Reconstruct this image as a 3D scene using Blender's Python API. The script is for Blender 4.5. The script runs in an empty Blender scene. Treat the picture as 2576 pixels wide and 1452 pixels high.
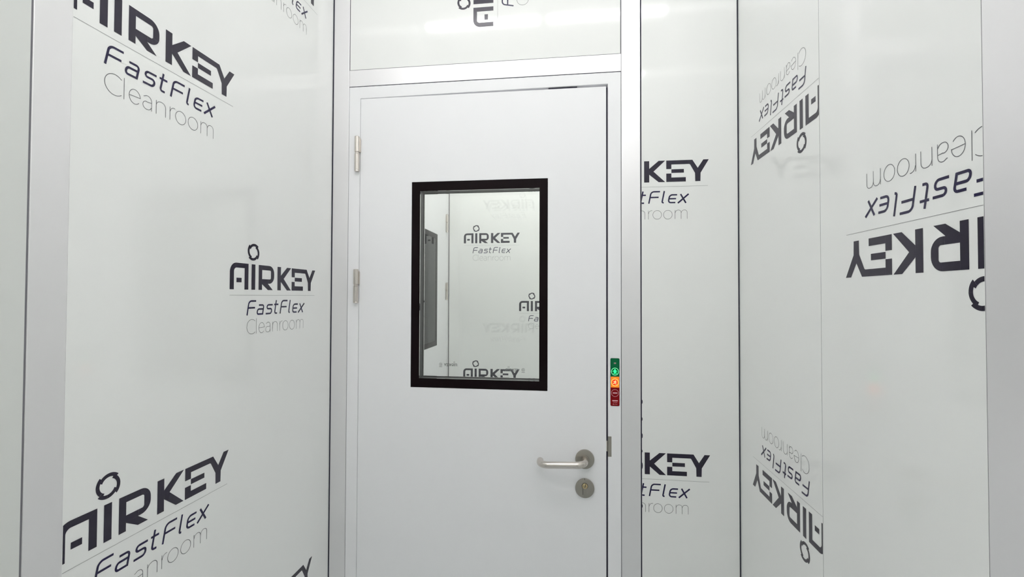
import bpy, bmesh, math
from mathutils import Vector, Matrix

SC = bpy.context.scene
COL = SC.collection

# ------------------------------------------------------------------ camera
cam_data = bpy.data.cameras.new('camera')
cam_data.sensor_fit = 'HORIZONTAL'
cam_data.sensor_width = 36.0
cam_data.lens = 36.0 * 1138.28 / 2576.0
cam_data.clip_start = 0.01
cam_data.clip_end = 50
cam = bpy.data.objects.new('camera', cam_data)
COL.objects.link(cam)
_r = Vector((0.99202703, 0.12598511, 0.00318303))
_u = Vector((-9.29462812e-04, -1.79423027e-02, 9.99838592e-01))
_f = Vector((-0.12602188, 0.99186986, 0.01768215))
cam.matrix_world = Matrix(((_r.x, _u.x, -_f.x, 0.0), (_r.y, _u.y, -_f.y, 0.0),
                           (_r.z, _u.z, -_f.z, 1.505), (0, 0, 0, 1)))
SC.camera = cam

# ------------------------------------------------------------------ world and exposure
world = bpy.data.worlds.new('world'); SC.world = world
world.use_nodes = True
world.node_tree.nodes['Background'].inputs[0].default_value = (0.80, 0.88, 0.90, 1)
world.node_tree.nodes['Background'].inputs[1].default_value = 0.28
SC.view_settings.view_transform = 'Standard'
SC.view_settings.look = 'None'
SC.view_settings.gamma = 1
SC.view_settings.use_curve_mapping = False
SC.view_settings.exposure = 0.17
SC.cycles.max_bounces = 32; SC.cycles.diffuse_bounces = 20; SC.cycles.glossy_bounces = 16
SC.cycles.transmission_bounces = 16; SC.cycles.transparent_max_bounces = 24
SC.cycles.sample_clamp_indirect = 10
TUBE_MAIN = 45.0      # luminance of the tubes above the door
TUBE_REAR = 34.0
TUBE_FAR = 88.0
CEIL_Z = 2.83

# ------------------------------------------------------------------ materials
def new_mat(name):
    m = bpy.data.materials.new(name); m.use_nodes = True
    return m, m.node_tree.nodes, m.node_tree.links, m.node_tree.nodes['Principled BSDF']

def mat(name, col, rough=0.4, metal=0.0, spec=0.5, noise=0.0, nscale=3.0, bump=0.0, bscale=4.0,
        stretch=(1, 1, 1), coat=0.0, coat_rough=0.1, rvar=0.0):
    m, N, L, P = new_mat(name)
    P.inputs['Base Color'].default_value = (*col, 1)
    P.inputs['Roughness'].default_value = rough
    P.inputs['Metallic'].default_value = metal
    P.inputs['Specular IOR Level'].default_value = spec
    P.inputs['Coat Weight'].default_value = coat
    P.inputs['Coat Roughness'].default_value = coat_rough
    tc = N.new('ShaderNodeTexCoord'); mp = N.new('ShaderNodeMapping')
    mp.inputs['Scale'].default_value = stretch
    L.new(tc.outputs['Object'], mp.inputs['Vector'])
    nz = N.new('ShaderNodeTexNoise'); nz.inputs['Scale'].default_value = nscale
    nz.inputs['Detail'].default_value = 4
    L.new(mp.outputs['Vector'], nz.inputs['Vector'])
    mix = N.new('ShaderNodeMixRGB'); mix.inputs[1].default_value = (*col, 1)
    mix.inputs[2].default_value = (*[c * (1 - noise) for c in col], 1)
    L.new(nz.outputs['Fac'], mix.inputs[0]); L.new(mix.outputs[0], P.inputs['Base Color'])
    if rvar:
        mr = N.new('ShaderNodeMapRange')
        mr.inputs['To Min'].default_value = rough - rvar; mr.inputs['To Max'].default_value = rough + rvar
        L.new(nz.outputs['Fac'], mr.inputs['Value']); L.new(mr.outputs[0], P.inputs['Roughness'])
    if bump:
        nb = N.new('ShaderNodeTexNoise'); nb.inputs['Scale'].default_value = bscale
        nb.inputs['Detail'].default_value = 2
        L.new(mp.outputs['Vector'], nb.inputs['Vector'])
        b = N.new('ShaderNodeBump'); b.inputs['Strength'].default_value = 1.0
        b.inputs['Distance'].default_value = bump
        L.new(nb.outputs['Fac'], b.inputs['Height']); L.new(b.outputs[0], P.inputs['Normal'])
    return m

def mat_emit(name, col, strength, base=None):
    m, N, L, P = new_mat(name)
    P.inputs['Base Color'].default_value = (*(base or col), 1)
    P.inputs['Emission Color'].default_value = (*col, 1)
    P.inputs['Emission Strength'].default_value = strength
    P.inputs['Roughness'].default_value = 0.4
    return m

def mat_glass(name, tint):
    m = bpy.data.materials.new(name); m.use_nodes = True
    N = m.node_tree.nodes; L = m.node_tree.links; N.clear()
    out = N.new('ShaderNodeOutputMaterial'); mix = N.new('ShaderNodeMixShader')
    tr = N.new('ShaderNodeBsdfTransparent'); tr.inputs[0].default_value = (*tint, 1)
    gl = N.new('ShaderNodeBsdfGlossy'); gl.inputs['Roughness'].default_value = 0.0
    fr = N.new('ShaderNodeFresnel'); fr.inputs['IOR'].default_value = 1.5
    L.new(fr.outputs[0], mix.inputs[0]); L.new(tr.outputs[0], mix.inputs[1]); L.new(gl.outputs[0], mix.inputs[2])
    L.new(mix.outputs[0], out.inputs[0])
    return m

M = dict(
    panel=mat('laminate_panel', (0.882, 0.890, 0.878), 0.085, noise=0.02, nscale=1.6, bump=0.0006, bscale=2.2, rvar=0.015),
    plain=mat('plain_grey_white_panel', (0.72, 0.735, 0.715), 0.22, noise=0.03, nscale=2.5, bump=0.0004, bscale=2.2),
    door=mat('door_paint', (0.895, 0.895, 0.915), 0.42, noise=0.01, bump=0.00002, bscale=300, spec=0.45),
    alu=mat('anodised_aluminium', (0.885, 0.875, 0.888), 0.44, metal=0.70, noise=0.03, nscale=9, stretch=(1, 1, 0.05)),
    seal=mat('dark_sealant', (0.040, 0.036, 0.062), 0.6, spec=0.2, noise=0.2),
    seal_soft=mat('grey_joint', (0.20, 0.195, 0.22), 0.6, noise=0.2),
    black=mat('black_ceramic_frit', (0.006, 0.002, 0.003), 0.25, spec=0.12, noise=0.1),
    spacer=mat('window_spacer', (0.045, 0.042, 0.050), 0.4, spec=0.3, noise=0.1),
    steel=mat('brushed_steel', (0.70, 0.655, 0.61), 0.27, metal=1.0, noise=0.08, nscale=40),
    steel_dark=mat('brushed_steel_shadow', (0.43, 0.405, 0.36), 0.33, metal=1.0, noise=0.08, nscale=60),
    brass=mat('brass_cylinder', (0.62, 0.50, 0.30), 0.18, metal=1.0, noise=0.05),
    keyhole=mat('keyhole_dark', (0.02, 0.018, 0.012), 0.5, noise=0.1),
    navy=mat('navy_print', (0.017, 0.013, 0.031), 0.20, noise=0.05, bump=0.0006, bscale=2.2),
    blue=mat('indigo_print', (0.011, 0.007, 0.052), 0.22, noise=0.05),
    thin=mat('grey_print', (0.10, 0.10, 0.115), 0.3, noise=0.05),
    hair=mat('hairline_print', (0.20, 0.20, 0.21), 0.3, noise=0.05),
    etch=mat('etched_glass_mark', (0.16, 0.17, 0.17), 0.5, noise=0.05),
    floor=mat('grey_vinyl_floor', (0.76, 0.785, 0.80), 0.35, noise=0.1, nscale=30),
    ceiling=mat('ceiling_panel', (0.90, 0.90, 0.90), 0.4, noise=0.02),
    void=mat('dark_backing', (0.02, 0.02, 0.022), 0.9, noise=0.1),
    glass=mat_glass('clear_glass', (0.975, 0.980, 0.972)),
    tube=mat_emit('tube_main', (1.0, 0.985, 0.985), TUBE_MAIN),
    tube_rear=mat_emit('tube_rear', (1.0, 0.985, 0.985), TUBE_REAR),
    tube_far=mat_emit('tube_far', (1.0, 0.995, 0.98), TUBE_FAR),
    fix=mat('white_fixture', (0.8, 0.8, 0.8), 0.4, noise=0.02),
)

# ------------------------------------------------------------------ helpers
def link_mesh(name, bm, m, parent=None, smooth=False, bevel=0.0, auto=None):
    bmesh.ops.recalc_face_normals(bm, faces=bm.faces[:])
    me = bpy.data.meshes.new(name); bm.to_mesh(me); bm.free()
    o = bpy.data.objects.new(name, me); COL.objects.link(o)
    me.materials.append(m)
    if smooth:
        for p in me.polygons: p.use_smooth = True
        try: me.set_sharp_from_angle(angle=math.radians(40))
        except Exception: pass
    if bevel:
        b = o.modifiers.new('bevel', 'BEVEL'); b.width = bevel; b.segments = 2; b.limit_method = 'ANGLE'
    if parent: o.parent = parent
    return o

def empty(name, loc, rz=0.0, parent=None):
    o = bpy.data.objects.new(name, None); COL.objects.link(o)
    o.location = loc; o.rotation_euler = (0, 0, rz); o.empty_display_size = 0.1
    if parent: o.parent = parent
    return o

def tag(o, label=None, cat=None, group=None, kind=None):
    if label: o['label'] = label
    if cat: o['category'] = cat
    if group: o['group'] = group
    if kind: o['kind'] = kind
    return o

def add_box(bm, x0, x1, y0, y1, z0, z1):
    vs = [bm.verts.new((x, y, z)) for x in (x0, x1) for y in (y0, y1) for z in (z0, z1)]
    for f in ((0, 1, 3, 2), (4, 6, 7, 5), (0, 4, 5, 1), (2, 3, 7, 6), (0, 2, 6, 4), (1, 5, 7, 3)):
        bm.faces.new([vs[i] for i in f])

def box(name, x0, x1, y0, y1, z0, z1, m, parent=None, bevel=0.0):
    bm = bmesh.new(); add_box(bm, min(x0, x1), max(x0, x1), y0, y1, z0, z1)
    return link_mesh(name, bm, m, parent, bevel=bevel)

def add_ring(bm, outer, inner, y0, y1):
    """prism of a quad with a quad hole; outer/inner are four (x, z)"""
    of = [bm.verts.new((x, y0, z)) for x, z in outer]; ob = [bm.verts.new((x, y1, z)) for x, z in outer]
    nf = [bm.verts.new((x, y0, z)) for x, z in inner]; nb = [bm.verts.new((x, y1, z)) for x, z in inner]
    for i in range(4):
        j = (i + 1) % 4
        bm.faces.new((of[i], of[j], nf[j], nf[i])); bm.faces.new((ob[i], nb[i], nb[j], ob[j]))
        bm.faces.new((of[i], ob[i], ob[j], of[j])); bm.faces.new((nf[i], nf[j], nb[j], nb[i]))

def quad(x0, x1, z0, z1): return [(x0, z0), (x1, z0), (x1, z1), (x0, z1)]

def add_lathe(bm, c, prof, axis='y', n=48):
    """prof: (radius, height along axis)"""
    rings = []
    for r, h in prof:
        ring = []
        for k in range(n):
            a = 2 * math.pi * k / n
            u, v = r * math.cos(a), r * math.sin(a)
            p = (c[0] + u, c[1] + h, c[2] + v) if axis == 'y' else (c[0] + u, c[1] + v, c[2] + h)
            ring.append(bm.verts.new(p))
        rings.append(ring)
    for a, b in zip(rings, rings[1:]):
        for k in range(n):
            bm.faces.new((a[k], a[(k + 1) % n], b[(k + 1) % n], b[k]))
    bm.faces.new(rings[0]); bm.faces.new(rings[-1])

def add_tube(bm, path, r, n=24):
    rings = []
    up = Vector((0, 0, 1))
    for i, p in enumerate(path):
        a = path[max(0, i - 1)]; b = path[min(len(path) - 1, i + 1)]
        t = (Vector(b) - Vector(a)).normalized()
        s = t.cross(up).normalized(); w = s.cross(t).normalized()
        rings.append([bm.verts.new(Vector(p) + r * (math.cos(2 * math.pi * k / n) * s + math.sin(2 * math.pi * k / n) * w)) for k in range(n)])
    for a, b in zip(rings, rings[1:]):
        for k in range(n):
            bm.faces.new((a[k], a[(k + 1) % n], b[(k + 1) % n], b[k]))
    bm.faces.new(rings[0]); bm.faces.new(rings[-1])

# ------------------------------------------------------------------ the printed logo, drawn in units of cap height / 100
def arc(cx, cy, rx, ry, a0, a1, n=8):
    return [(cx + rx * math.cos(math.radians(a0 + (a1 - a0) * i / n)), cy + ry * math.sin(math.radians(a0 + (a1 - a0) * i / n))) for i in range(n + 1)]

def stroke(pts, w):
    """ribbon quads with mitred joints along a polyline"""
    q = [pts[0]]
    for p in pts[1:]:
        if math.hypot(p[0] - q[-1][0], p[1] - q[-1][1]) > 0.01: q.append(p)
    pts = q
    out = []; n = len(pts); L = []; R = []
    for i, p in enumerate(pts):
        a = pts[max(0, i - 1)]; b = pts[min(n - 1, i + 1)]
        d0 = (p[0] - a[0], p[1] - a[1]); d1 = (b[0] - p[0], b[1] - p[1])
        if i == 0: d0 = d1
        if i == n - 1: d1 = d0
        l0 = math.hypot(*d0) or 1; l1 = math.hypot(*d1) or 1
        n0 = (-d0[1] / l0, d0[0] / l0); n1 = (-d1[1] / l1, d1[0] / l1)
        m = (n0[0] + n1[0], n0[1] + n1[1]); lm = math.hypot(*m) or 1; m = (m[0] / lm, m[1] / lm)
        k = w / 2 / max(0.5, m[0] * n0[0] + m[1] * n0[1])
        L.append((p[0] + m[0] * k, p[1] + m[1] * k)); R.append((p[0] - m[0] * k, p[1] - m[1] * k))
    for i in range(n - 1):
        out.append([L[i], L[i + 1], R[i + 1], R[i]])
    return out

def wordmark():
    P = []
    # A
    P += stroke_poly_A()
    P.append([(34, 27), (61, 27), (61, 44), (34, 44)])
    # I
    P.append([(115.6, 0), (137, 0), (137, 100), (115.6, 100)])
    # R
    P.append([(157, 0), (178, 0), (178, 100), (157, 100)])
    outer = [(178, 100), (222, 100)] + arc(222, 68, 32, 32, 90, 0) + arc(222, 57, 32, 31, 0, -90) + [(216, 26), (178, 26)]
    inner = [(178, 81), (226, 81)] + arc(226, 75, 7, 6, 90, 0) + arc(226, 51, 7, 7, 0, -90) + [(216, 44), (178, 44)]
    for i in range(len(outer) - 1):
        P.append([outer[i], outer[i + 1], inner[i + 1], inner[i]])
    P.append([(178, 26), (214, 26), (246, 0), (214, 0), (178, 23)])
    # K, E, Y measured as one block
    def K(pts): return [(276 + x * 0.95, y) for x, y in pts]
    P.append(K([(0, 0), (24.5, 0), (24.5, 100), (0, 100)]))
    P.append(K([(24.5, 63.5), (69.6, 100), (100.5, 100), (45, 50), (24.5, 50)]))
    P.append(K([(24.5, 50), (45, 50), (100.5, 0), (69.6, 0), (24.5, 36)]))
    P.append(K([(105.7, 60), (130, 60), (130, 100), (105.7, 100)]))
    P.append(K([(130, 81), (214, 81), (229, 100), (130, 100)]))
    P.append(K([(214, 81), (218, 79), (241, 38.5), (254, 62), (229, 100)]))
    P.append(K([(241, 38.5), (242, 0), (266, 0), (267, 38.5), (254, 62)]))
    P.append(K([(267, 38.5), (305.5, 100), (280, 100), (254, 62)]))
    P.append(K([(130, 41.5), (189, 41.5), (189, 58.5), (130, 58.5)]))
    P.append(K([(105.7, 0), (130, 0), (130, 39), (105.7, 39)]))
    P.append(K([(130, 0), (198, 0), (198, 20), (130, 20)]))
    return P

def stroke_poly_A():
    outer = [(0, 0), (0, 62)] + arc(33, 66, 33, 34, 180, 90) + [(98, 100), (98, 0)]
    inner = [(21, 0), (21, 62)] + arc(34, 68, 13, 14, 180, 90) + [(77, 82), (77, 0)]
    return [[outer[i], outer[i + 1], inner[i + 1], inner[i]] for i in range(len(outer) - 1)]

def emblem():
    P = []; cx, cy = 126, 148
    for q in range(4):
        a_end = 40 + 90 * q            # going clockwise each arc ends here, on its largest radius
        a0 = a_end + 90
        n = 14
        for i in range(n):
            t0, t1 = i / n, (i + 1) / n
            def pt(t, r): a = math.radians(a0 + (a_end - a0) * t); return (cx + r * math.cos(a), cy + r * math.sin(a))
            ro = lambda t: 30.8 + 5.6 * t
            sh = 10
            def ri(t):
                tt = (t + 0.22) % 1.0
                return 19.5 + 5.6 * tt
            ri1 = ri(t1) if (t1 + 0.22) % 1.0 > (t0 + 0.22) % 1.0 else 25.1
            P.append([pt(t0, ro(t0)), pt(t1, ro(t1)), pt(t1, ri1), pt(t0, ri(t0))])
    return P

SL = 0.2
def slanted(paths, x0, y0, w, xs=1.0):
    out = []
    for p in paths:
        out += stroke([(x0 + x * xs + SL * y, y0 + y) for x, y in p], w)
    return out

def subtitle():
    y0 = -100; w = 6.4; P = []
    Fp = [[(0, 0), (0, 43)] + arc(13, 43, 13, 12.5, 180, 90) + [(40, 55.5)], [(0, 29), (39, 29)]]
    P += slanted(Fp, 93, y0, w)
    P += slanted([[(4, 39), (25, 39)] + arc(25, 30, 9, 9, 90, 0) + [(34, 3), (8, 3)] + arc(8, 12, 8, 9, 270, 180) + arc(8, 14, 8, 9, 180, 90) + [(34, 23)]], 149, y0, w)
    P += slanted([[(35, 39), (9, 39)] + arc(9, 31, 8, 8, 90, 270) + [(24, 23)] + arc(24, 13, 9, 10, 90, -90) + [(-2, 3)]], 204, y0, w)
    P += slanted([[(0, 58), (0, 11)] + arc(8, 11, 8, 8, 180, 270) + [(16, 3)], [(-10, 40), (17, 40)]], 259, y0, w)
    P += slanted(Fp, 297, y0, w)
    P += slanted([[(0, 58), (0, 10)] + arc(6, 9, 6, 6, 180, 270) + [(8, 3)]], 356, y0, w)
    P += slanted([[(34, 39), (15, 39)] + arc(13, 27, 12, 12, 90, 180) + arc(13, 15, 12, 12, 180, 270) + [(33, 3)], [(2, 21), (33, 21)]], 383, y0, w)
    P += slanted([[(3, 42), (35, 0)], [(39, 42), (-1, 0)]], 429, y0, w + 0.6)
    return P

def caption():
    y0 = -173.5; w = 1.5; P = []
    def g(paths, x0):
        o = []
        for p in paths: o += stroke([(x0 + x, y0 + y) for x, y in p], w)
        return o
    P += g([arc(28, 28.5, 28, 28.5, 48, 180, 14) + arc(28, 28.5, 28, 28.5, 180, 312, 14)], 93)
    P += g([[(0, 0), (0, 60)]], 147)
    P += g([[(1, 21), (34, 23)] + arc(17.5, 21, 17, 20.5, 5, 180, 16) + arc(17.5, 21, 17, 20.5, 180, 318, 14)], 161.5)
    P += g([[(3, 36)] + arc(16, 28, 13, 13, 130, 0, 10) + [(29, 0)], [(29, 24), (16, 22.5)] + arc(13, 12, 12, 11.5, 95, 270, 12) + arc(15, 14, 14, 13.5, 270, 340, 6)], 203)
    P += g([[(0, 0), (0, 41)], [(0, 27)] + arc(16, 26, 16, 15, 175, 90, 8) + arc(18, 27, 14, 14, 90, 0, 8) + [(32, 0)]], 247.5)
    P += g([[(0, 0), (0, 41)], [(0, 26)] + arc(16, 26, 15, 15, 175, 90, 8) + [(18, 41)]], 295)
    P += g([arc(20, 20.5, 19.5, 20.5, 0, 360, 32)], 315)
    P += g([arc(20, 20.5, 19.5, 20.5, 0, 360, 32)], 363)
    P += g([[(0, 0), (0, 41)], [(0, 28)] + arc(14, 27, 13.5, 14, 175, 90, 8) + arc(16, 29, 11, 12, 90, 0, 8) + [(27, 0)],
            [(27, 28)] + arc(41, 27, 13.5, 14, 175, 90, 8) + arc(43, 29, 11, 12, 90, 0, 8) + [(54, 0)]], 415.5)
    return P

def hairline(): return stroke([(0, -21.7), (280, -21.7), (562, -21.7)], 1.0)

def poly_mesh(name, polys, origin, U, V, Nn, su, sv, m, parent, clips, off=0.00025):
    bm = bmesh.new()
    U = Vector(U); V = Vector(V); Nn = Vector(Nn); O = Vector(origin) + Nn * off
    for k, p in enumerate(polys):
        q = []
        Ok = O + Nn * (1.2e-5 * (k % 7))     # overlapping strokes stay apart
        for a in p:
            if not q or (abs(a[0] - q[-1][0]) + abs(a[1] - q[-1][1])) > 1e-4: q.append(a)
        if len(q) > 2 and (abs(q[0][0] - q[-1][0]) + abs(q[0][1] - q[-1][1])) < 1e-4: q.pop()
        if len(q) < 3: continue
        try: bm.faces.new([bm.verts.new(Ok + U * (x * su) + V * (y * sv)) for x, y in q])
        except ValueError: pass
    for co, no in clips:          # keep the side opposite to the normal
        bmesh.ops.bisect_plane(bm, geom=bm.verts[:] + bm.edges[:] + bm.faces[:], plane_co=co, plane_no=no, clear_outer=True)
    if not bm.faces:
        bm.free(); return None
    bmesh.ops.triangulate(bm, faces=bm.faces[:])
    bm.normal_update()
    flip = [f for f in bm.faces if f.normal.dot(Nn) < 0]
    if flip: bmesh.ops.reverse_faces(bm, faces=flip)
    me = bpy.data.meshes.new(name); bm.to_mesh(me); bm.free(); me.materials.append(m)
    o = bpy.data.objects.new(name, me); COL.objects.link(o)
    if parent: o.parent = parent
    return o

S_BACK = (0.000593, 0.000594)      # metres per logo unit on the end walls
S_SIDE = (0.000574, 0.000580)      # and on the side walls
W_MARK, RING, SUBT, CAPT, HAIR = wordmark(), emblem(), subtitle(), caption(), hairline()
def logo(parent, line_start, U, V, Nn, clips=(), label=None, s=S_BACK):
    SU, SV = s
    """line_start: world point of the hairline below the foot of the A"""
    O = Vector(line_start) + Vector(V) * (21.7 * SV)
    lg = poly_mesh('printed_logo', W_MARK, O, U, V, Nn, SU, SV, M['navy'], parent, clips)
    base = lg or parent
    poly_mesh('ring_emblem', RING, O, U, V, Nn, SU, SV, M['navy'], base, clips)
    poly_mesh('slanted_lettering', SUBT, O, U, V, Nn, SU, SV, M['blue'], base, clips)
    poly_mesh('thin_lettering', CAPT, O, U, V, Nn, SU, SV, M['thin'], base, clips)
    poly_mesh('divider_line', HAIR, O, U, V, Nn, SU, SV, M['hair'], base, clips)
    if lg and label: lg['label'] = label
    return lg

# ------------------------------------------------------------------ room shell
D = 1.29; XL = -0.717; XR = 0.4557; REAR = -0.31; FARW = 2.635; T = 0.05
S = 'structure'
fl = box('floor', XL - .1, XR + .1, REAR - .1, FARW + .1, -0.05, 0, M['floor']); tag(fl, 'grey vinyl floor of the small clean room', 'floor', kind=S)
ce = box('ceiling', XL - .1, XR + .1, REAR - .1, FARW + .1, CEIL_Z, CEIL_Z + .05, M['ceiling']); tag(ce, 'white panel ceiling over both rooms', 'ceiling', kind=S)

# left wall: large printed panel, post, nearer plain panel
wl = box('wall_left', XL - T, XL, 0.5652, D - 0.0015, 0, CEIL_Z, M['panel']); tag(wl, 'white left wall panel printed with three upright dark logos', 'wall', kind=S)
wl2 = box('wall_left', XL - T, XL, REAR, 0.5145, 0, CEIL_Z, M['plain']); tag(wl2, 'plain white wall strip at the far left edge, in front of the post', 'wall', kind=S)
Uy, Vz, Nx = (0, 1, 0), (0, 0, 1), (1, 0, 0)
cl = [((0, 0.5660, 0), (0, -1, 0))]
logo(wl, (XL, 0.5584, 1.9108), Uy, Vz, Nx, cl, 'large dark logo at top left, cut by the post', S_SIDE)
logo(wl, (XL, 0.8785, 1.5060), Uy, Vz, Nx, (), 'complete dark logo at eye level beside the door', S_SIDE)
logo(wl, (XL, 0.5570, 1.1078), Uy, Vz, Nx, cl, 'large dark logo at lower left, cut by the post', S_SIDE)
logo(wl, (XL, 0.8785, 2.3098), Uy, Vz, Nx, (), 'dark logo at the top edge beside the corner post', S_SIDE)
logo(wl, (XL, 0.8785, 0.7035), Uy, Vz, Nx, (), 'dark logo at the bottom edge beside the corner post', S_SIDE)

# right wall: two printed panels and a post
wr = box('wall_right', XR, XR + T, 0.8918, D - 0.002, 0, CEIL_Z, M['panel']); tag(wr, 'narrow right wall panel with two upside-down logos, next to the corner', 'wall', kind=S)
wr2 = box('wall_right', XR, XR + T, 0.5620, 0.8902, 0, CEIL_Z, M['panel']); tag(wr2, 'wide right wall panel with one large upside-down logo, next to the post', 'wall', kind=S)
wr3 = box('wall_right', XR, XR + T, REAR, 0.5080, 0, CEIL_Z, M['panel']); tag(wr3, 'plain white right wall panel in front of the right post', 'wall', kind=S)
Nxn = (-1, 0, 0)
c1 = [((0, 0.8920, 0), (0, -1, 0))]
# upside-down: the A is nearest the camera and reading runs into the depth
def logo_flipped(parent, y_tip, z_line, clips, label):
    sc = (0.000571, 0.000580)
    O = Vector((XR, y_tip - 566 * sc[0], z_line))
    return logo(parent, O, (0, 1, 0), (0, 0, -1), Nxn, clips, label, sc)
logo_flipped(wr, 1.2070, 1.9098, c1, 'upper upside-down logo on the narrow panel')
logo_flipped(wr, 1.2070, 1.1075, c1, 'lower upside-down logo on the narrow panel')
logo_flipped(wr2, 0.8147, 1.6083, [((0, 0.5622, 0), (0, -1, 0))], 'large upside-down logo cut by the right post')

# back wall right of the door and above it
wb = box('wall_back', 0.1987, XR - 0.0032, D, D + T, 0, CEIL_Z, M['panel']); tag(wb, 'white back wall panel right of the door, with two cut logos', 'wall', kind=S)
Ux, Nb = (1, 0, 0), (0, -1, 0)
cb = [((0.1989, 0, 0), (-1, 0, 0))]
logo(wb, (0.3778 - 0.3357, D, 1.8103), Ux, Vz, Nb, cb, 'upper logo cut by the post, letters KEY showing')
logo(wb, (0.3778 - 0.3357, D, 1.0047), Ux, Vz, Nb, cb, 'lower logo cut by the post, letters KEY showing')
wt = box('wall_back', -0.6622, 0.1412, D + 0.001, D + T, 2.1912, CEIL_Z, M['panel']); tag(wt, 'white panel above the door, reflecting the light tubes', 'wall', kind=S)
logo(wt, (-0.2087, D + 0.001, 2.2955), (0, 0, 1), (-1, 0, 0), Nb, (), 'dark logo turned on its side above the door')

# rear wall behind the camera, seen only in reflections
wf = box('wall_front', XL - T, XR + T, REAR - T, REAR, 0, CEIL_Z, M['panel']); tag(wf, 'white wall opposite the door, seen reflected in the window', 'wall', kind=S)
for z in (2.0600, 1.2580):
    logo(wf, (-0.2273, REAR, z), (-1, 0, 0), Vz, (0, 1, 0), (), 'logo seen mirrored in the door window')

# ------------------------------------------------------------------ aluminium posts and transom
def trim(n, x0, x1, y0, y1, z0, z1, label, bev=0.0012):
    o = box('trim_%d' % n, x0, x1, y0, y1, z0, z1, M['alu'], bevel=bev)
    tag(o, label, 'post', kind=S); return o
tr1 = trim(1, XL + 0.0030, -0.6642, D, D + T, 0, CEIL_Z, 'aluminium corner post left of the door frame')
tr2 = trim(2, 0.1440, 0.1958, D, D + T, 0, CEIL_Z, 'aluminium post right of the door frame')
tr3 = trim(3, -0.6636, 0.1434, D - 0.0003, D + T, 2.1398, 2.1900, 'horizontal aluminium transom above the door')
tr3['category'] = 'transom'
tr4 = trim(4, XL - T, XL + 0.0006, 0.5168, 0.5652, 0, CEIL_Z, 'wide aluminium post near the left edge of the left wall')
tr5 = trim(5, XR - 0.0006, XR + T, 0.5085, 0.5612, 0, CEIL_Z, 'aluminium post at the right edge of the right wall')

# joints: dark sealant recessed half a millimetre, part of the neighbouring piece
def joint(parent, x0, x1, y0, y1, z0, z1, m='seal'):
    return box('sealant_joint', x0, x1, y0, y1, z0, z1, M[m], parent)
joint(tr1, XL, XL + 0.0030, D + 0.0006, D + T, 0, CEIL_Z)
joint(tr1, -0.6642, -0.6634, D + 0.0008, D + T, 0, CEIL_Z, 'seal_soft')
joint(tr2, 0.1427, 0.1440, D + 0.0004, D + T, 0, CEIL_Z, 'seal_soft')
joint(wb, XR - 0.0032, XR, D + 0.0010, D + T, 0, CEIL_Z)
joint(tr4, XL - T, XL - 0.0002, 0.5145, 0.5168, 0, CEIL_Z, 'seal_soft')
joint(wr, XR + 0.0006, XR + T, 0.8902, 0.8918, 0, CEIL_Z, 'seal_soft')
joint(tr5, XR + 0.0003, XR + T, 0.5612, 0.5620, 0, CEIL_Z, 'seal_soft')
joint(tr3, -0.6636, 0.1434, D + 0.0006, D + T, 2.1900, 2.1912, 'seal_soft')
joint(tr3, -0.6636, 0.1434, D + 0.0006, D + T, 2.1384, 2.1398, 'seal')
joint(wt, -0.6636, -0.6622, D + 0.0012, D + T, 2.1912, CEIL_Z, 'seal')
joint(wt, 0.1412, 0.1427, D + 0.0012, D + T, 2.1912, CEIL_Z, 'seal_soft')
# uneven black bead between the right post and the printed panel
bm = bmesh.new(); add_box(bm, 0.1958, 0.1987, D + 0.0002, D + T, 0, CEIL_Z)
for z, r, h in ((1.2155, .0022, .006), (1.168, .0019, .005), (1.122, .0023, .007), (1.080, .0017, .004), (1.040, .0024, .009), (0.93, .0018, .005)):
    v0 = len(bm.verts)
    res = bmesh.ops.create_uvsphere(bm, u_segments=12, v_segments=8, radius=1.0)
    for v in res['verts']:
        v.co = Vector((0.1985 + v.co.x * r, D + 0.0002 + v.co.y * 0.0008, z + v.co.z * h))
link_mesh('sealant_bead', bm, M['seal'], tr2)

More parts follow.
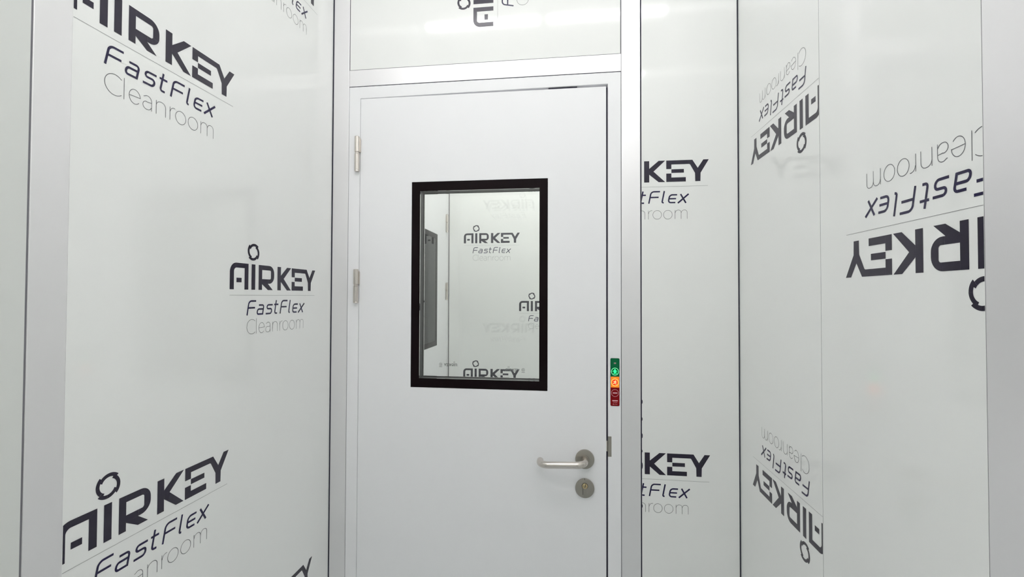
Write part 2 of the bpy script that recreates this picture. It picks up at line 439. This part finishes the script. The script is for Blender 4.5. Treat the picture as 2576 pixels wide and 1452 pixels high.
# ------------------------------------------------------------------ doors
def build_door(name, root_loc, rz, fx=1, handle=True, label='', lit=True):
    """local: x from the hinge side, y into the wall, z up. fx=-1 mirrors."""
    root = empty(name, root_loc, rz); tag(root, label, 'door', kind=S)
    X = lambda x: x * fx
    def lb(nm, x0, x1, y0, y1, z0, z1, m, par=root, bev=0.0): return box(nm, X(x0), X(x1), y0, y1, z0, z1, m, par, bev)
    W = 0.8061
    # frame: head and two jambs, one mesh
    ix0, ix1 = 0.0353, 0.7702
    izl, izr = 2.1026, 2.1062
    bm = bmesh.new()
    pts_o = [(X(0), 0), (X(0), 2.1384), (X(W), 2.1384), (X(W), 0)]
    pts_i = [(X(ix0), 0), (X(ix0), izl), (X(ix1), izr), (X(ix1), 0)]
    A = [[bm.verts.new((x, y, z)) for x, z in P_] for P_ in (pts_o, pts_i) for y in (0, T)]
    of, ob, nf, nb = A
    for i in range(3):
        bm.faces.new((of[i], of[i + 1], nf[i + 1], nf[i])); bm.faces.new((ob[i], nb[i], nb[i + 1], ob[i + 1]))
        bm.faces.new((of[i], ob[i], ob[i + 1], of[i + 1])); bm.faces.new((nf[i], nf[i + 1], nb[i + 1], nb[i]))
    for i in (0, 3): bm.faces.new((of[i], nf[i], nb[i], ob[i]))
    frame = link_mesh('door_frame', bm, M['door'], root, bevel=0.0012)
    # rubber stop behind the gap
    bm = bmesh.new()
    add_box(bm, *sorted((X(ix0), X(ix0 + 0.012))), 0.047, T + 0.004, 0, izl)
    add_box(bm, *sorted((X(ix1 - 0.012), X(ix1))), 0.047, T + 0.004, 0, izl)
    add_box(bm, *sorted((X(ix0), X(ix1))), 0.047, T + 0.004, izl - 0.012, izr)
    for a in ((ix0, ix0 + 0.0012, 0.004), (ix1 - 0.0045, ix1, 0.010)):
        add_box(bm, *sorted((X(a[0]), X(a[1]))), a[2], 0.047, 0, izl - 0.002)
    add_box(bm, *sorted((X(0.603), X(0.684))), 0.004, 0.03, 2.0990, 2.1046)  # seal piece that also paints the dark frame-head shadow in the gap
    link_mesh('door_seal', bm, M['seal'], root)
    # leaf with its opening
    lx0, lx1 = ix0 + 0.0014, 0.7656
    wx0, wx1, wz0, wz1 = 0.1990, 0.6018, 1.2374, 1.8436
    bm = bmesh.new()
    add_ring(bm, [(X(lx0), .008), (X(lx1), .008), (X(lx1), 2.0992), (X(lx0), 2.1012)], quad(X(wx0), X(wx1), wz0, wz1), 0.0, 0.045)
    leaf = link_mesh('door_leaf', bm, M['door'], root, bevel=0.0010)
    # window: black printed borders on both faces, panes, reveal
    gx0, gx1, gz0, gz1 = 0.2244, 0.5782, 1.2640, 1.8165
    bm = bmesh.new()
    add_ring(bm, quad(X(wx0 + .0004), X(wx1 - .0004), wz0 + .0004, wz1 - .0004), quad(X(gx0), X(gx1), gz0, gz1), -0.0006, 0.005)
    win = link_mesh('window_frame', bm, M['black'], root, bevel=0.0006)
    bm = bmesh.new()
    add_ring(bm, quad(X(wx0 + .0004), X(wx1 - .0004), wz0 + .0004, wz1 - .0004), quad(X(gx0), X(gx1), gz0, gz1), 0.040, 0.0456)
    link_mesh('rear_border', bm, M['black'], win)
    bm = bmesh.new()
    add_ring(bm, quad(X(gx0 - .012), X(gx1 + .012), gz0 - .012, gz1 + .012), quad(X(gx0 - .0012), X(gx1 + .0012), gz0 - .0012, gz1 + .0012), 0.0052, 0.0398)
    link_mesh('spacer', bm, M['spacer'], win)
    lb('glass_pane', gx0 + .0002, gx1 - .0002, 0.0005, 0.0045, gz0 + .0002, gz1 - .0002, M['glass'], win)
    lb('glass_pane', gx0 + .0002, gx1 - .0002, 0.0405, 0.0445, gz0 + .0002, gz1 - .0002, M['glass'], win)
    # hinges
    hx = 0.0294
    for zt, zb in ((1.9850, 1.8790), (1.5850, 1.4835)):
        zm = zt - (zt - zb) * 0.47
        bm = bmesh.new()
        add_lathe(bm, (X(hx), -0.0065, 0), [(.0060, zm + .0022), (.0076, zm + .003), (.0076, zt - .001), (.0066, zt)], 'z', 32)
        # leaf plate running to the door with a clipped corner
        px = [(hx, zt - .003), (hx + .0075, zt - .004), (hx + .0098, zt - .009), (hx + .0098, zm + .003), (hx, zm + .003)]
        f_ = [bm.verts.new((X(x), -0.0045, z)) for x, z in px]; b_ = [bm.verts.new((X(x), 0.0015, z)) for x, z in px]
        bm.faces.new(f_); bm.faces.new(b_[::-1])
        for i in range(5): bm.faces.new((f_[i], f_[(i + 1) % 5], b_[(i + 1) % 5], b_[i]))
        h = link_mesh('hinge', bm, M['steel'], root, smooth=True)
        bm = bmesh.new()
        add_lathe(bm, (X(hx), -0.0065, 0), [(.0062, zb), (.0074, zb + .0008), (.0074, zb + .004), (.0070, zb + .0045), (.0076, zb + .005), (.0076, zm - .003), (.0066, zm - .0022)], 'z', 32)
        add_box(bm, *sorted((X(hx - .0060), X(hx + .002))), -0.0045, 0.0004, zb + .006, zm - .004)
        link_mesh('lower_knuckle', bm, M['steel'], h, smooth=True)
        bm = bmesh.new(); add_lathe(bm, (X(hx), -0.0065, 0), [(.0058, zm - .0022), (.0064, zm - .001), (.0064, zm + .001), (.0058, zm + .0022)], 'z', 32)
        link_mesh('washer', bm, M['steel'], h, smooth=True)
    if handle:
        hxx, hz, lz = 0.7062, 1.0515, 0.9713
        bm = bmesh.new()
        add_lathe(bm, (hxx, 0, hz), [(.0262, 0), (.0265, -.0055), (.0258, -.0075), (.0240, -.0082), (.0120, -.0084), (.0112, -.0076)], 'y', 64)
        ros = link_mesh('handle_rosette', bm, M['steel_dark'], root, smooth=True)
        r = 0.0092; out = 0.050; R = 0.025; Ln = 0.1235
        path = [(hxx, -.006, hz), (hxx, -.016, hz)]
        path += [(hxx - R + R * math.cos(t), -(out - R) - R * math.sin(t), hz) for t in [math.radians(a) for a in range(0, 91, 9)]]
        path += [(hxx - Ln + R - R * math.sin(t), -(out - R) - R * math.cos(t), hz) for t in [math.radians(a) for a in range(0, 91, 9)]]
        path += [(hxx - Ln, -.018, hz), (hxx - Ln, -.0145, hz)]
        path = [(x, y, z - 0.0050 * (hxx - x) / Ln) for x, y, z in path]
        bm = bmesh.new(); add_tube(bm, path, r, 32)
        link_mesh('lever', bm, M['steel'], root, smooth=True, bevel=0.001)
        bm = bmesh.new()
        add_lathe(bm, (hxx, 0, lz), [(.0262, 0), (.0265, -.0055), (.0258, -.0075), (.0240, -.0082), (.001, -.0084)], 'y', 64)
        lock = link_mesh('lock_rosette', bm, M['steel_dark'], root, smooth=True)
        # small tool notch on the rim
        box('rim_notch', hxx - .0006, hxx + .0006, -.0080, -.0030, lz + .0245, lz + .0268, M['keyhole'], lock)
        # profile cylinder: dark disc painted as collar shadow, brass core, body and keyway
        bm = bmesh.new(); add_lathe(bm, (hxx, 0, lz + .0078), [(.0086, -.0080), (.0086, -.0088), (.0080, -.0089)], 'y', 40)
        cyl = link_mesh('collar_shadow', bm, M['keyhole'], lock, smooth=True)
        bm = bmesh.new(); add_lathe(bm, (hxx, 0, lz + .0078), [(.0076, -.0086), (.0076, -.0100), (.0068, -.0106), (.001, -.0106)], 'y', 40)
        link_mesh('lock_cylinder', bm, M['brass'], lock, smooth=True)
        bm = bmesh.new()
        add_box(bm, hxx + .0008, hxx + .0022, -.0112, -.0104, lz + .0072, lz + .0145)
        add_box(bm, hxx - .0002, hxx + .0010, -.0112, -.0104, lz + .0038, lz + .0085)
        link_mesh('keyway', bm, M['keyhole'], lock)
        bm = bmesh.new(); add_box(bm, hxx - .0048, hxx + .0048, -.0092, -.0080, lz - .0165, lz + .0010)
        link_mesh('cylinder_body', bm, M['steel_dark'], lock, bevel=0.0004)
        bm = bmesh.new(); add_box(bm, hxx - .0056, hxx - .0048, -.0087, -.0080, lz - .0165, lz + .0005)
        link_mesh('body_slot', bm, M['keyhole'], lock)
        # strike plate and latch
        bm = bmesh.new(); add_box(bm, ix1 - .0003, ix1 + .0094, -0.0006, 0.004, 1.0605, 1.1166)
        sp = link_mesh('strike_plate', bm, M['steel_dark'], frame, bevel=0.0003)
        bm = bmesh.new(); add_box(bm, lx1 - .002, ix1 - .001, 0.0035, 0.016, 1.0735, 1.1035)
        link_mesh('latch_bolt', bm, M['steel'], root, bevel=0.001)
    return root, win, leaf, frame

door, win, leaf, frame = build_door('door_1', (-0.6634, D, 0), 0, 1, True, 'closed white door with black-framed window and steel lever handle')
door2, win2, _, _ = build_door('door_2', (XL, 2.600, 0), math.pi / 2, -1, False, 'white side door seen through the window, in the room beyond')

# etched makers' marks on both panes
def etched(parent, x0, z_line, y, U, NX):
    s = 0.0405 / 566
    O = Vector((x0, y, z_line)); Un = Vector((U, 0, 0)); Vn = Vector((0, 0, 1)); Nn = Vector((0, -1, 0))
    poly_mesh('etched_mark', W_MARK + RING, O, Un, Vn, Nn, s, s * 1.1, M['etch'], parent, (), 0.0002)
    cx = 566 + 150
    ring = []
    for k in range(1):
        ring += stroke(arc(cx, 60, 62, 58, 0, 360, 28), 10)
    for dx in (-24, 2, 28):
        ring += stroke(arc(cx + dx, 60, 15, 24, 60, 300, 10), 9)
    ring += stroke([(cx - 66, -32), (cx + 66, -32)], 14)
    poly_mesh('etched_seal', ring, O, Un, Vn, Nn, s, s * 1.1, M['etch'], parent, (), 0.0002)
fx0 = -0.6634
etched(win, (-0.1822 - fx0), 1.2905, 0.0004, 1, 0)
etched(win, (-0.3335 - fx0) - 0.0005, 1.2950, 0.0403, -1, 0)

# ------------------------------------------------------------------ indicator strip on the frame
IX, IZ0, IZ1, IW = 0.1257, 1.2015, 1.3340, 0.0248
ind = empty('indicator_strip', (IX, D, IZ0)); tag(ind, 'narrow vertical green, orange and red indicator strip with lit symbols, on the door frame', 'indicator')
Hh = IZ1 - IZ0
def rrect(w, h, r, n=6):
    P = []
    for cx, cy, a in ((w / 2 - r, h - r, 0), (-w / 2 + r, h - r, 90), (-w / 2 + r, r, 180), (w / 2 - r, r, 270)):
        P += arc(cx, cy, r, r, a, a + 90, n)
    return P
def prism(name, pts, y0, y1, m, parent, clip=None):
    bm = bmesh.new()
    f = [bm.verts.new((x, y0, z)) for x, z in pts]; b = [bm.verts.new((x, y1, z)) for x, z in pts]
    bm.faces.new(f); bm.faces.new(b[::-1])
    for i in range(len(pts)): bm.faces.new((f[i], f[(i + 1) % len(pts)], b[(i + 1) % len(pts)], b[i]))
    if clip:
        for z, n in clip:
            bmesh.ops.bisect_plane(bm, geom=bm.verts[:] + bm.edges[:] + bm.faces[:], plane_co=(0, 0, z), plane_no=(0, 0, n), clear_outer=True)
            es = [e for e in bm.edges if e.is_boundary]
            if es: bmesh.ops.contextual_create(bm, geom=es)
    return link_mesh(name, bm, m, parent)
green_m = mat('strip_green', (0.003, 0.150, 0.055), 0.35, spec=0.15, noise=0.05)
orange_m = mat_emit('strip_orange', (1.0, 0.22, 0.01), 0.42, (0.80, 0.22, 0.01))
red_m = mat('strip_red', (0.25, 0.002, 0.006), 0.35, spec=0.15, noise=0.05)
green_lit = mat_emit('green_glow', (0.02, 1.0, 0.22), 1.6)
green_ring = mat_emit('green_ring_glow', (0.22, 1.0, 0.42), 0.9)
orange_lit = mat_emit('orange_ring_glow', (1.0, 0.42, 0.10), 1.3)
red_lit = mat_emit('red_glow', (1.0, 0.035, 0.005), 0.75)
man_lit = mat_emit('pale_glow', (1.0, 0.62, 0.30), 1.2)
pink = mat('pale_pink_print', (0.75, 0.42, 0.45), 0.4, noise=0.03)
edge_m = mat('strip_housing', (0.03, 0.03, 0.03), 0.4, noise=0.05)
prism('housing', rrect(IW, Hh, 0.0032), -0.0012, 0.0, edge_m, ind)
inner = [(x * 0.965, (z - Hh / 2) * 0.993 + Hh / 2) for x, z in rrect(IW, Hh, 0.0032)]
zg, zr = Hh * 0.614, Hh * 0.388
gs = prism('green_section', inner, -0.0016, -0.0012, green_m, ind, [(zg, -1)])
osn = prism('orange_section', quad(-IW * .46, IW * .46, zr, zg), -0.0016, -0.0012, orange_m, ind)
rs = prism('red_section', inner, -0.0016, -0.0012, red_m, ind, [(zr, 1)])
u = IW / 202.0     # one zoomed pixel of the strip
def sp(name, paths, w, m, par, cz, off=0.0017):
    polys = []
    for p in paths: polys += stroke(p, w)
    return poly_mesh(name, polys, (0, -off, Hh * cz), (1, 0, 0), (0, 0, 1), (0, -1, 0), u, u, m, par, (), 0.0001)
def pf(name, polys, m, par, cz, off=0.0017):
    return poly_mesh(name, polys, (0, -off, Hh * cz), (1, 0, 0), (0, 0, 1), (0, -1, 0), u, u, m, par, (), 0.0001)
GZ, OZ, RZ = 0.722, 0.495, 0.273
sp('green_ring', [arc(0, 0, 80, 80, 0, 360, 36)], 9, green_ring, gs, GZ)
o_ = pf('walking_figure', [arc(0, 38, 17, 17, 0, 360, 16)[:-1], [(-24, 22), (24, 22), (16, -24), (-16, -24)]]
        + stroke([(-20, 20), (-48, -2)], 13) + stroke([(20, 20), (46, 4)], 13) + stroke([(-10, -20), (-32, -52)], 12) + stroke([(0, -20), (0, -56)], 12) + stroke([(10, -20), (34, -40), (42, -40)], 12), green_lit, gs, GZ, 0.0018)
sp('lock_symbol', [[(-22, 4), (-4, 4)], [(4, 4), (22, 4)], [(-22, -12), (-4, -12)], [(4, -12), (22, -12)]], 12, pink, gs, 0.90)
sp('orange_ring', [arc(0, 0, 80, 80, 0, 360, 36)], 11, orange_lit, osn, OZ)
pf('red_disc', [arc(0, 0, 62, 62, 0, 360, 32)[:-1]], red_lit, osn, OZ)
pf('running_figure', [arc(14, 36, 9, 9, 0, 360, 12)[:-1]] + stroke([(8, 26), (-4, -2)], 14) + stroke([(-4, -2), (14, -18), (24, -46)], 11)
   + stroke([(-4, -4), (-18, -26), (-44, -26)], 11) + stroke([(8, 22), (-20, 22), (-34, 6)], 8) + stroke([(8, 20), (26, 6), (38, 12)], 8), man_lit, osn, OZ, 0.0019)
sp('pale_ring', [arc(0, 0, 80, 80, 0, 360, 36)], 8, pink, rs, RZ)
sp('stop_bar', [[(-48, 0), (52, 0)]], 28, pink, rs, RZ)
sp('fine_print', [[(-60, 0), (62, 0)], ], 24, pink, rs, 0.113)
sp('fine_print', [[(-46, 0), (-6, -4)], [(0, -4), (52, -6)]], 7, pink, rs, 0.082)
sp('fine_print', [[(-46, 6), (-46, -10)], [(-40, -8), (-28, -8), (-28, 4), (-40, 4), (-40, -8)], [(-20, 4), (-20, -8)], [(-12, -8), (0, -8)], [(8, -8), (8, 4), (20, 4), (20, -8)], [(30, -8), (46, -8)], [(46, 6), (46, -10)]], 5, pink, rs, 0.042)

# ------------------------------------------------------------------ the room beyond the window
wfar = box('wall_far', XL - T, XR + T, FARW, FARW + T, 0, CEIL_Z, M['panel']); tag(wfar, 'white wall of the room beyond, with upright logos, seen through the window', 'wall', kind=S)
for x, z in ((-0.6248, 1.8080), (-0.6248, 1.0060), (-0.6248, 2.610), (-0.2927, 1.4070), (-0.2927, 2.209), (-0.2927, 0.605), (0.04, 1.808), (0.04, 1.006)):
    logo(wfar, (x, FARW, z), Ux, Vz, Nb, (), 'logo on the wall beyond the window')
tr6 = trim(6, XL - T, XL + 0.0006, 2.6010, FARW - 0.001, 0, CEIL_Z, 'aluminium corner post seen through the window')
joint(tr6, XL + 0.0006, XL + 0.003, FARW - 0.0022, FARW, 0, CEIL_Z)
wfl = box('wall_far_left', XL - T, XL, D + T, 1.7930, 0, CEIL_Z, M['panel']); tag(wfl, 'white left wall of the room beyond, next to its side door', 'wall', kind=S)
wfl2 = box('wall_far_left', XL - T, XL, 1.7930, 2.6010, 2.1390, CEIL_Z, M['panel']); tag(wfl2, 'white panel above the side door of the room beyond', 'wall', kind=S)
wfr = box('wall_far_right', XR, XR + T, D + T, FARW, 0, CEIL_Z, M['panel']); tag(wfr, 'white right wall of the room beyond', 'wall', kind=S)

# ------------------------------------------------------------------ ceiling lights
def light(x0, x1, y, m, label, w=0.024, group=None):
    r = empty('ceiling_light', ((x0 + x1) / 2, y, CEIL_Z)); tag(r, label, 'light', group)
    h = (x1 - x0) / 2
    box('light_housing', -h, h, -w / 2 - .006, w / 2 + .006, -0.022, 0, M['fix'], r, 0.002)
    bm = bmesh.new()
    n = 12; v = []
    for k in range(n + 1):
        a = math.pi * k / n
        v.append([bm.verts.new((s * (h - .012), math.cos(a) * w / 2, -0.022 - math.sin(a) * w / 2 * 0.7)) for s in (-1, 1)])
    for a, b in zip(v, v[1:]): bm.faces.new((a[0], a[1], b[1], b[0]))
    bm.faces.new([p[0] for p in v]); bm.faces.new([p[1] for p in v][::-1])
    link_mesh('diffuser', bm, m, r, smooth=True)
light(-0.695, -0.135, 0.48, M['tube'], 'light tube on the ceiling, left one of the pair above the door')
light(-0.115, 0.445, 0.48, M['tube'], 'light tube on the ceiling, right one of the pair above the door')
light(-0.695, -0.135, -0.11, M['tube_rear'], 'weaker light tube on the ceiling behind the camera, left one')
light(-0.115, 0.445, -0.11, M['tube_rear'], 'weaker light tube on the ceiling behind the camera, right one')
light(-0.60, 0.34, 1.95, M['tube_far'], 'long light tube on the ceiling of the room beyond')
